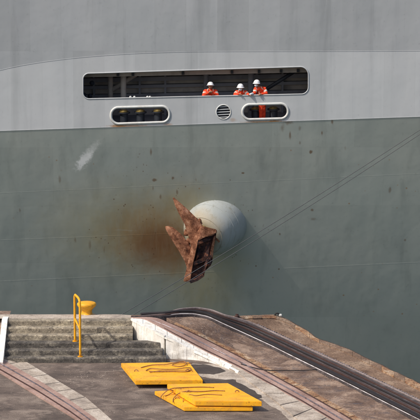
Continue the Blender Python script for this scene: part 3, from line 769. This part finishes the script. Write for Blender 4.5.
# mooring deck inside
zs0 = zS(0); fl = zs0-1.12
def bx(name, x0, x1, y0, y1, z0, z1, m, slope=True, bev=0, par=None):
    bm = bmesh.new(); add_box(bm, ((x0+x1)/2, (y0+y1)/2, (z0+z1)/2), (x1-x0, y1-y0, z1-z0))
    if slope:
        for v in bm.verts: v.co.z += zS(v.co.x)-zs0
    return sp(obj(name, bm, m), par or ship)
lx, rx = px2(60, 80)[0], px2(330, 80)[0]
bx('deck_floor', lx, rx, YS+.06, YS+3.5, fl-.05, fl, 'inner_dark')
bx('deck_ceiling', lx, rx, YS+.06, YS+3.5, zs0+1.42, zs0+1.5, 'inner_dark')
bx('back_bulkhead', lx, rx, YS+3.5, YS+3.6, fl-.05, zs0+1.5, 'inner')
bx('side_bulkhead', lx-.1, lx, YS+.06, YS+3.6, fl-.05, zs0+1.5, 'inner_dark'); bx('side_bulkhead', rx, rx+.1, YS+.06, YS+3.6, fl-.05, zs0+1.5, 'inner_dark')
# longitudinal beams on the inner bulkhead and below the ceiling
for k, (dz, hh, m) in enumerate(((.62, .12, 'inner'), (.30, .14, 'inner_dark'), (.02, .10, 'inner_dark'), (-.32, .10, 'inner_dark'), (.92, .16, 'inner'))):
    bx('deck_beam', lx, rx, YS+3.5-.28, YS+3.5, zs0-.02+dz-hh/2, zs0+dz+hh/2, m)
bx('deck_beam', lx, rx, YS+1.8, YS+1.92, zs0+.80, zs0+1.42, 'inner')
bx('deck_beam', lx, rx, YS+.9, YS+1.0, zs0+.70, zs0+1.42, 'inner')
for px in (118, 133, 183, 232, 259, 281, 298):
    p = atY(px, 80, YS+.88); bx('beam_bracket', p.x-.05, p.x+.05, YS+.80, YS+.89, zs0+.72, zs0+.84, 'bitt')  # small dark brackets on the front deck beam, carrying no lamps
for i in range(6):
    x = lx+1.1+i*(rx-lx-1)/6+.3*math.sin(i*2.1); bx('frame_rib', x-.04, x+.04, YS+3.5-.26, YS+3.5, fl, zs0+1.4, 'inner_dark')
for i in range(10):
    x = lx+.8+i*(rx-lx-1.6)/9; bx('frame_bracket', x-.03, x+.03, YS+1.6, YS+1.79, zs0+.98, zs0+1.4, 'bitt')
def pillar(px, dy, r, m='inner'):
    p = atY(px, 95, YS+dy); bm = bmesh.new(); add_tube(bm, [(p.x, YS+dy, fl), (p.x, YS+dy, zs0+1.4)], r, 14); sp(obj('pillar', bm, m, smooth=True))
pillar(123.5, 1.6, .11); pillar(110.5, 2.4, .10); pillar(251, 2.6, .12, 'inner_dark'); pillar(206, 2.8, .10, 'inner_dark')
def brace(a, c, dy, r, m='inner_dark'):
    bm = bmesh.new(); add_tube(bm, [atY(a[0], a[1], YS+dy), atY(c[0], c[1], YS+dy)], r, 10); sp(obj('diagonal_brace', bm, m, smooth=True))
brace((112, 90), (143, 70), 2.4, .085, 'inner'); brace((262, 92), (300, 68), 1.6, .07, 'bitt'); brace((296, 70), (312, 70), 1.6, .06, 'bitt')
for px, py in ((84, 95), (90, 96), (92, 83)):
    p = atY(px, py, YS+1.0); bm = bmesh.new(); bmesh.ops.create_uvsphere(bm, u_segments=14, v_segments=8, radius=.09, matrix=Matrix.Translation(p)); sp(obj('cable_reel', bm, 'void', smooth=True))
def bitt(px, dy=.75):
    p = atY(px, 118, YS+dy); e = sp(obj('mooring_bitt', (lambda b_: (add_lathe(b_, [(0, 0), (.2, 0), (.2, .05), (.15, .07), (.15, .42), (.23, .45), (.23, .50), (.0, .50)], 20), b_)[1])(bmesh.new()), 'bitt', smooth=False))
    z = zs0-.96+zS(p.x)-zs0-.16
    e.matrix_parent_inverse = SINV; e.location = (p.x, YS+dy, z)
    bm = bmesh.new(); add_lathe(bm, [(.0, .0), (.19, .0), (.12, .07), (.0, .09)], 20); c = obj('bitt_cap', bm, 'bitt_cap', e, True); c.location = (0, 0, .50)
for px in (124, 140.5, 158): bitt(px)
for px in (255.5, 273.5): bitt(px)
bx('bitt_bed', px2(112, 120)[0], px2(168, 120)[0], YS+.45, YS+1.1, fl, zs0-1.115, 'bitt'); bx('bitt_bed', px2(245, 120)[0], px2(286, 120)[0], YS+.45, YS+1.1, fl, zs0-1.115, 'bitt')
# small plain white fittings on the sill, unlit
for i, (px, lab) in enumerate(((130.5, 'w'), (134.5, 'n'), (147.5, 'r'), (150, 'p'))):
    p = atY(px, 97.2, YS+.03); bm = bmesh.new(); add_lathe(bm, [(0, -.04), (.045, -.04), (.045, .02), (.03, .045), (0, .05)], 12, Matrix.Translation(p)); sp(obj('sill_fitting', bm, 'rim', smooth=True))

# ------------------------------------------------------------------ anchor bolster (grey bulging cone with hawse hole)
base = hullpt(213, 226, 0)
ax = Vector((-.40, -.88, -.26)).normalized()
zq = ax.to_track_quat('Z', 'Y').to_matrix().to_4x4()
BM = Matrix.Translation(base) @ zq
bm = bmesh.new()
prof = [(1.17, -.75), (1.16, -.3), (1.14, -.1), (1.11, .08), (1.07, .25), (1.02, .42), (.955, .59), (.88, .75), (.80, .88), (.765, .925), (.755, .935), (.74, .955), (.66, 1.02), (.56, 1.07), (.47, 1.08), (.44, 1.05), (.42, .95), (.40, .2), (0, .1)]
add_lathe(bm, prof, 72, BM); o = sp(obj('anchor_bolster', bm, 'bolster', smooth=True))
bm = bmesh.new(); add_tube(bm, [BM @ Vector((.77*math.cos(a), .77*math.sin(a), .925)) for a in [k*math.tau/60 for k in range(60)]], .012, 6, True); sp(obj('bolster_seam', bm, 'bolster', smooth=True))
for rr_, zz_ in ((1.045, .34), (1.122, .02)):
    bm = bmesh.new(); add_tube(bm, [BM @ Vector((rr_*math.cos(a), rr_*math.sin(a), zz_)) for a in [k*math.tau/72 for k in range(72)]], .010, 6, True); sp(obj('bolster_seam', bm, 'bolster', smooth=True))
# ================================================================== ANCHOR
YA = base.y-1.35
anc = thing('ship_anchor', 'rusty stockless anchor with two flukes pointing up left, stowed against the grey bolster', 'anchor', atY(198, 245, YA))
ANO = anc.location.copy()
def A(px, py, dd=0.0): return atY(px, py, YA-dd)-ANO       # dd: metres towards the viewer
def loft(sections, m, name, smooth=False, par=anc):
    """sections: list of rings (lists of Vectors, equal length)"""
    bm = bmesh.new(); rg = [[bm.verts.new(p) for p in s] for s in sections]; n = len(rg[0])
    for a, c in zip(rg, rg[1:]):
        for k in range(n): bm.faces.new((a[k], a[(k+1) % n], c[(k+1) % n], c[k]))
    bm.faces.new(rg[0][::-1]); bm.faces.new(rg[-1])
    bmesh.ops.bevel(bm, geom=[e for e in bm.edges], offset=.012, segments=1, affect='EDGES')
    return obj(name, bm, m, par, smooth)
def fluke(secs, name='fluke'):
    """secs: (left px, right px, depth, thickness): blade with a raised central ridge"""
    out = []
    for (l, r, dd, th, rg) in secs:
        mid = ((l[0]*.45+r[0]*.55), (l[1]*.45+r[1]*.55))
        out.append([A(l[0], l[1], dd-.02), A(*mid, dd+rg), A(r[0], r[1], dd-.05), A(r[0], r[1], dd-.05-th), A(*mid, dd-th-rg*.5), A(l[0], l[1], dd-.02-th)])
    return loft(out, 'rust', name)
fluke([((172.6, 197.6), (174.0, 197.4), .10, .06, .01), ((174.8, 205), (180, 202.5), .16, .12, .05), ((179.5, 215), (188.5, 210), .22, .16, .08), ((184.5, 224), (197, 218.5), .26, .20, .10), ((188.5, 236), (203, 226.5), .28, .26, .10), ((191, 248), (206, 236), .26, .3, .06)])
fluke([((165, 226.5), (168.5, 225.8), .12, .07, .01), ((166.2, 230.5), (173.5, 227.5), .18, .12, .05), ((171.5, 239.5), (181.5, 234.5), .24, .16, .08), ((178.5, 250.5), (188.5, 243), .28, .2, .09), ((184.5, 261), (193.5, 252), .3, .22, .07), ((187, 268), (197, 262), .28, .26, .04)])
# crown: long head block, its pale left flank and dark hollow face
def ring(pts): return [A(*p) for p in pts]
fl_o = [(201.5, 225, .50), (194.5, 236, .46), (190.5, 250, .46), (188, 262, .46), (184, 279, .40), (183.5, 281.5, .36)]      # outer (left) edge
fl_i = [(204, 228, .62), (198, 241, .60), (196, 251, .60), (193.5, 262, .58), (191, 276, .52), (190.5, 282.0, .46)]          # inner edge of flank, proud
bm = bmesh.new()
O_ = [bm.verts.new(A(*p)) for p in fl_o]; I_ = [bm.verts.new(A(*p)) for p in fl_i]
O2 = [bm.verts.new(A(p[0]+.5, p[1], p[2]-.42)) for p in fl_o]; I2 = [bm.verts.new(A(p[0]+1.5, p[1], p[2]-.42)) for p in fl_i]
for i in range(5):
    bm.faces.new((O_[i], O_[i+1], I_[i+1], I_[i])); bm.faces.new((O_[i], O2[i], O2[i+1], O_[i+1])); bm.faces.new((I_[i], I_[i+1], I2[i+1], I2[i])); bm.faces.new((O2[i], I2[i], I2[i+1], O2[i+1]))
bm.faces.new((O_[0], I_[0], I2[0], O2[0])); bm.faces.new((O_[-1], O2[-1], I2[-1], I_[-1]))
bmesh.ops.bevel(bm, geom=bm.edges[:], offset=.015, segments=1, affect='EDGES'); obj('crown_flank', bm, 'rust', anc)
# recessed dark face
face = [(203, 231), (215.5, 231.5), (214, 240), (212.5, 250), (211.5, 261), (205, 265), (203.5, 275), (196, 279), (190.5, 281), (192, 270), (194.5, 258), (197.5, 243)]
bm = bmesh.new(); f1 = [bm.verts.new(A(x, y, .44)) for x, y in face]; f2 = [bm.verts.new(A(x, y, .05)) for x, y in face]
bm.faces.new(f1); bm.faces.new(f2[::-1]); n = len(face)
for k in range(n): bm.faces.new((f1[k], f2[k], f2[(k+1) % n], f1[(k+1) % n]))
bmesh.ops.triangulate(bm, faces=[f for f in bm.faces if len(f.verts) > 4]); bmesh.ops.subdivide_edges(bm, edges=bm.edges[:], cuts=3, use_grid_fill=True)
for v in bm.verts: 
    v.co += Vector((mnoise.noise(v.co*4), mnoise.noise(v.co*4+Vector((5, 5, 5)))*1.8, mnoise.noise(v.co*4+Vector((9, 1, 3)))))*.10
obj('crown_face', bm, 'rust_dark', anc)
# top rim bar, webs and toe of the crown
def bar(pts, m='rust', name='crown_web', w=.07, h=.07):
    P = [A(*p) for p in pts]; secs = []
    for i, p in enumerate(P):
        t = (P[min(i+1, len(P)-1)]-P[max(i-1, 0)]).normalized(); s_ = t.cross(Vector((0, 1, 0))).normalized(); u = Vector((0, -1, 0))
        secs.append([p+s_*w/2+u*h/2, p-s_*w/2+u*h/2, p-s_*w/2-u*h/2, p+s_*w/2-u*h/2])
    return loft(secs, m, name)
def plate_piece(pts, dd_, th, m, name):
    bm = bmesh.new(); f1 = [bm.verts.new(A(p[0], p[1], p[2])) for p in pts]; f2 = [bm.verts.new(A(p[0], p[1], p[2]-th)) for p in pts]
    bm.faces.new(f1); bm.faces.new(f2[::-1]); n = len(pts)
    for k in range(n): bm.faces.new((f1[k], f2[k], f2[(k+1) % n], f1[(k+1) % n]))
    bmesh.ops.bevel(bm, geom=bm.edges[:], offset=.02, segments=2, affect='EDGES')
    for v in bm.verts: v.co += Vector((mnoise.noise(v.co*5), mnoise.noise(v.co*5+Vector((5, 5, 5))), mnoise.noise(v.co*5+Vector((9, 1, 3)))))*.02
    return obj(name, bm, m, anc)
plate_piece([(201, 225.5, .62), (204.5, 227, .66), (216.5, 229.5, .60), (217, 232.5, .58), (212, 236, .60), (205, 236.5, .62), (198.5, 240.5, .64)], 0, .3, 'rust', 'crown_top')
plate_piece([(213.5, 236.5, .50), (216, 235, .46), (213.5, 249, .44), (212.5, 261, .40), (209.5, 262, .42), (210.5, 250, .48)], 0, .32, 'rust', 'crown_side')
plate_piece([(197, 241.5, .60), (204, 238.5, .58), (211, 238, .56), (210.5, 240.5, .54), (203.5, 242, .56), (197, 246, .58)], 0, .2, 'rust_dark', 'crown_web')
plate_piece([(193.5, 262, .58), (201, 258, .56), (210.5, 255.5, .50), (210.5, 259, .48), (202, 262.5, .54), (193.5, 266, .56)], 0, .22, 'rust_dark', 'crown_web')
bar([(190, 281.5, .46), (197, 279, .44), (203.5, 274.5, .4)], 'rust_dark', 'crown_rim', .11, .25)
# trunnion lump + shank entering the hawse hole + shackle lumps
sh0 = A(197, 236, -.02); sh1 = (BM @ Vector((0, 0, .35)))-ANO
bm = bmesh.new(); add_tube(bm, [sh0, sh0.lerp(sh1, .5), sh1], [.2, .17, .15], 10); obj('shank', bm, 'rust', anc, False)
for (px, py, dd, r) in ((193.5, 219.5, .06, .13), (198.5, 222.5, .10, .13), (186.5, 233, -.10, .13), (188.5, 242, -.02, .11)):
    bm = bmesh.new(); bmesh.ops.create_icosphere(bm, subdivisions=4, radius=r, matrix=Matrix.Translation(A(px, py, dd)))
    for v in bm.verts: v.co += Vector((mnoise.noise(v.co*6), mnoise.noise(v.co*6+Vector((3, 3, 3))), mnoise.noise(v.co*6+Vector((7, 1, 3)))))*.06
    obj('rusty_boss', bm, 'rust', anc)
bar([(212, 236, .2), (217, 239.5, .16), (219.5, 242, .05)], 'rust', 'crown_pin', .07, .1)
# yellowish grease bed in the hawse rim
bm = bmesh.new(); add_tube(bm, [BM @ Vector((.50*math.cos(a), .50*math.sin(a), 1.07)) for a in [k*math.tau/40 for k in range(40)]], .05, 8, True); sp(obj('hawse_lip', bm, 'bitt_cap', smooth=True))

# ================================================================== mooring wires
def wire(a, c, lab):
    p = atY(a[0], a[1], 73.2); q = hullpt(c[0], c[1], .12)
    # keep the wire in front of the anchor
    pts = []
    for i in range(41):
        t = i/40; r = p.lerp(q, t); pts.append(r-Vector((0, 0, .10*math.sin(math.pi*t))))
    bm = bmesh.new(); add_tube(bm, [v-p for v in pts], .011, 6); o = obj('mooring_wire', bm, 'steel', smooth=True); o.location = p
    tag(o, lab, 'cable', 'mooring wires from the lock wall up to the ship')
SL = .637
wire((115, 318.5), (436, 119.5), 'upper of the two thin mooring wires crossing in front of the hull')
wire((127, 318.5), (440, 121), 'lower of the two thin mooring wires crossing in front of the anchor toe')
p = hullpt(438, 120.5, 0); bm = bmesh.new(); add_tube(bm, [p+Vector((math.cos(a)*.32, -.05, math.sin(a)*.16)) for a in [k*math.tau/24 for k in range(24)]], .06, 8, True); sp(obj('fairlead', bm, 'rim', smooth=True))

# ================================================================== PEOPLE
def capsule(bm, a, b_, ra, rb, n=14):
    a, b_ = Vector(a), Vector(b_); t = (b_-a); ln = t.length; t.normalize()
    pts = []; rr = []
    for k in range(5): ph = (k/4)*math.pi/2; pts.append(a-t*ra*math.cos(ph)); rr.append(max(.002, ra*math.sin(ph)))
    for k in range(5): ph = (k/4)*math.pi/2; pts.append(b_+t*rb*math.sin(ph)); rr.append(max(.002, rb*math.cos(ph)))
    add_tube(bm, pts, rr, n)
def ell(bm, c, r, rot=None):
    bmesh.ops.create_uvsphere(bm, u_segments=18, v_segments=12, radius=1, matrix=Matrix.Translation(c) @ (rot.to_4x4() if rot else Matrix.Identity(4)) @ Matrix.Diagonal((r[0], r[1], r[2], 1)))
def remesh(o, v, sm=4):
    m = o.modifiers.new('r', 'REMESH'); m.mode = 'VOXEL'; m.voxel_size = v; m.use_smooth_shade = True
    s_ = o.modifiers.new('s', 'SMOOTH'); s_.iterations = sm; s_.factor = .5
def person(px, head, neck, chest, hip, shL, shR, elL, elR, haL, haR, label, hrot=(0, 0, 0), mask=True, gloveR=False, gloveL=False, sp_=1.0, ho=0.0):
    """coordinates relative to the sill above the person's place: x right, y into the deck, z above sill"""
    rx_ = atY(px, 96, YS+.1); O = Vector((rx_.x, YS+.1, zS(rx_.x)))
    root = thing('person', label, 'person', (O.x, O.y+.55, fl+zS(rx_.x)-zs0), 'crew leaning on the bulwark')
    off = O-root.location
    V = lambda p: Vector(p)+off
    head, neck, chest, hip, shL, shR, elL, elR, haL, haR = map(V, (head, neck, chest, hip, shL, shR, elL, elR, haL, haR))
    HR = Matrix.Rotation(hrot[2], 3, 'Z') @ Matrix.Rotation(hrot[0], 3, 'X') @ Matrix.Rotation(hrot[1], 3, 'Y')
    hip = hip+Vector((ho, 0, 0))
    kL = Vector((hip.x-.12*sp_, hip.y-.08, .50)); kR = Vector((hip.x+.13*sp_, hip.y-.03, .50)); aL = Vector((hip.x-.13*sp_, hip.y+.05, .09)); aR = Vector((hip.x+.15*sp_, hip.y+.12, .09))
    hL, hR_ = hip+Vector((-.10*max(.5, sp_), 0, -.03)), hip+Vector((.10*max(.5, sp_), 0, -.03))
    # body: skin, one continuous surface
    bm = bmesh.new()
    ell(bm, head, (.078, .095, .118), HR); ell(bm, head+HR @ Vector((0, -.03, -.06)), (.055, .062, .055), HR)
    ell(bm, head+HR @ Vector((0, -.098, -.008)), (.014, .022, .022), HR)
    for s_ in (-1, 1): ell(bm, head+HR @ Vector((s_*.08, .005, -.01)), (.012, .022, .034), HR)
    capsule(bm, head+HR @ Vector((0, .01, -.06)), neck, .052, .06)
    capsule(bm, neck+(chest-neck)*.4, hip, .12, .11); capsule(bm, shL, shR, .055, .055)
    for (s_, e_, h_, sg) in ((shL, elL, haL, -1), (shR, elR, haR, 1)):
        capsule(bm, s_, e_, .048, .038); capsule(bm, e_, h_, .038, .027)
        d = (h_-e_).normalized(); side = d.cross(Vector((0, 0, 1)))
        side = side.normalized() if side.length > .2 else Vector((1, 0, 0)); nrm = side.cross(d).normalized()
        pl = h_+d*.07
        capsule(bm, h_, pl, .03, .034, 10); ell(bm, h_+d*.045, (.036, .036, .03))
        for q, ln in zip((-1.5, -.5, .5, 1.5), (.062, .072, .068, .052)):
            r0 = pl+side*q*.019; r1 = r0+d*ln*.5-nrm*.008; r2 = r1+d*ln*.35-nrm*.03
            capsule(bm, r0, r1, .0095, .009, 8); capsule(bm, r1, r2, .009, .008, 8)
        t0 = h_+d*.03-side*.03*sg; capsule(bm, t0, t0-side*.03*sg+d*.035-nrm*.012, .012, .0095, 8)
    capsule(bm, hL, kL, .08, .055); capsule(bm, kL, aL, .055, .04); capsule(bm, hR_, kR, .08, .055); capsule(bm, kR, aR, .055, .04)
    o = obj('body', bm, 'skin', root); remesh(o, .0075, 2)
    # coverall
    bm = bmesh.new()
    up_ = chest.lerp(neck, .55)
    capsule(bm, neck+Vector((0, .01, -.05)), chest, .09, .155, 18); capsule(bm, chest, hip, .155, .15, 18); ell(bm, chest+Vector((0, 0, .02)), (.19, .13, .15))
    capsule(bm, shL, neck+Vector((0, 0, -.06)), .075, .085); capsule(bm, shR, neck+Vector((0, 0, -.06)), .075, .085)
    for (s_, e_, h_) in ((shL, elL, haL), (shR, elR, haR)):
        capsule(bm, s_, e_, .078, .062); capsule(bm, e_, e_.lerp(h_, .9), .062, .045)
    capsule(bm, hL, kL, .11, .085); capsule(bm, kL, aL, .085, .075); capsule(bm, hR_, kR, .11, .085); capsule(bm, kR, aR, .085, .075)
    bmesh.ops.transform(bm, matrix=Matrix.Identity(4), verts=bm.verts)
    o = obj('coverall', bm, 'orange', root); remesh(o, .014, 3)
    d_ = bpy.data.textures.get('folds') or bpy.data.textures.new('folds', 'CLOUDS'); d_.noise_scale = .09
    dm = o.modifiers.new('d', 'DISPLACE'); dm.texture = d_; dm.strength = .03; dm.texture_coords = 'LOCAL'
    # collar, reflective tape bands
    bm = bmesh.new(); add_tube(bm, [neck+Vector((math.cos(a)*.075, math.sin(a)*.07-.005, -.02+.01*math.sin(a))) for a in [k*math.tau/20 for k in range(20)]], .02, 8, True); obj('collar', bm, 'orange', root, True)
    for (s_, e_) in ((shL, elL), (shR, elR)):
        c_ = s_.lerp(e_, .5); t = (e_-s_).normalized(); bm = bmesh.new(); capsule(bm, c_-t*.002, c_+t*.002, .079, .078, 18); obj('reflective_tape', bm, 'reflect', root, True)
    for sg in (-1, 1):
        bm = bmesh.new(); pts = [neck+Vector((sg*.085, .02, .025)), neck+Vector((sg*.10, -.085, -.02)), chest+Vector((sg*.10, -.145, .03)), chest+Vector((sg*.09, -.15, -.12))]
        add_tube(bm, smoothpath(pts, 4), .014, 6); obj('brace_tape', bm, 'reflect', root, True)
    # helmet with brim
    bm = bmesh.new(); HM = Matrix.Translation(head+HR @ Vector((0, .005, .035))) @ HR.to_4x4()
    add_lathe(bm, [(.005, .125), (.05, .118), (.09, .092), (.118, .05), (.128, .0), (.130, -.01), (.124, -.012), (.10, .0), (.0, .04)], 28, HM)
    bmesh.ops.scale(bm, vec=(.93, 1.06, .95), space=HM.inverted(), verts=bm.verts)
    obj('helmet', bm, 'helmet', root, True)
    bm = bmesh.new(); n = 12; top = []; lo = []
    for k in range(n+1):
        a = math.pi+k*math.pi/n
        for rr, lst, z in ((.112, top, .0), (.150, lo, -.014)): lst.append(bm.verts.new(HM @ Vector((math.cos(a)*rr*(.9 if rr > .15 else 1), math.sin(a)*rr*1.1, z))))
    for k in range(n): bm.faces.new((top[k], lo[k], lo[k+1], top[k+1]))
    r = bmesh.ops.extrude_face_region(bm, geom=bm.faces[:])
    for v in [q for q in r['geom'] if isinstance(q, bmesh.types.BMVert)]: v.co.z -= .008
    obj('helmet_brim', bm, 'helmet', root, True)
    bm = bmesh.new(); ell(bm, head+HR @ Vector((0, .025, .0)), (.083, .088, .10), HR); obj('hair', bm, 'hair', root, True)
    for s_ in (-1, 1):
        bm = bmesh.new(); ell(bm, head+HR @ Vector((s_*.03, -.086, .012)), (.014, .01, .008), HR); obj('eye', bm, 'hair', root, True)
    if mask:
        bm = bmesh.new(); ell(bm, head+HR @ Vector((0, -.055, -.055)), (.066, .06, .052), HR); obj('face_mask', bm, 'mask', root, True)
    else:
        bm = bmesh.new(); ell(bm, head+HR @ Vector((0, -.088, -.055)), (.024, .012, .006), HR); obj('mouth', bm, 'hair', root, True)
    for flag, h_, e_ in ((gloveL, haL, elL), (gloveR, haR, elR)):
        if flag:
            d = (h_-e_).normalized(); bm = bmesh.new(); capsule(bm, h_-d*.04, h_+d*.08, .043, .042); ell(bm, h_+d*.12, (.045, .04, .035)); obj('glove', bm, 'mask', root, True)
    for a_ in (aL, aR):
        bm = bmesh.new(); ell(bm, a_+Vector((0, -.06, -.04)), (.055, .14, .05)); capsule(bm, a_+Vector((0, 0, .1)), a_+Vector((0, 0, -.03)), .075, .06); o = obj('boot', bm, 'boot', root); remesh(o, .012, 3)
    return root
person(210.5, head=(0, .02, .37), neck=(0, .08, .24), chest=(0, .22, .06), hip=(.0, .52, -.22), shL=(-.19, .12, .15), shR=(.19, .12, .15), elL=(-.25, .0, .03), elR=(.25, .0, .03), haL=(-.05, -.10, .15), haR=(.05, -.10, .13),
       label='crew member with hands at the chin, leftmost of three in orange coveralls', hrot=(-.18, 0, 0), mask=False)
person(241, head=(-.02, -.02, .28), neck=(.0, .05, .16), chest=(.02, .2, .0), hip=(.03, .52, -.26), shL=(-.16, .10, .09), shR=(.18, .10, .09), elL=(-.22, -.0, .03), elR=(.24, .0, .03), haL=(-.08, -.10, .05), haR=(.30, -.12, .04),
       label='masked crew member bending lowest over the rail, middle one of three in orange', hrot=(.05, 0, -.1), ho=-.14)
person(261, head=(-.16, .0, .41), neck=(-.08, .06, .28), chest=(.02, .2, .10), hip=(.06, .50, -.20), shL=(-.20, .10, .20), shR=(.13, .10, .20), elL=(-.24, .0, .06), elR=(.20, .0, .04), haL=(-.32, -.10, .05), haR=(.02, -.11, .04),
       label='masked crew member with white glove leaning left on the rail, above the right oval opening', hrot=(.0, 0, -.45), gloveL=True, sp_=.35, ho=-.0)
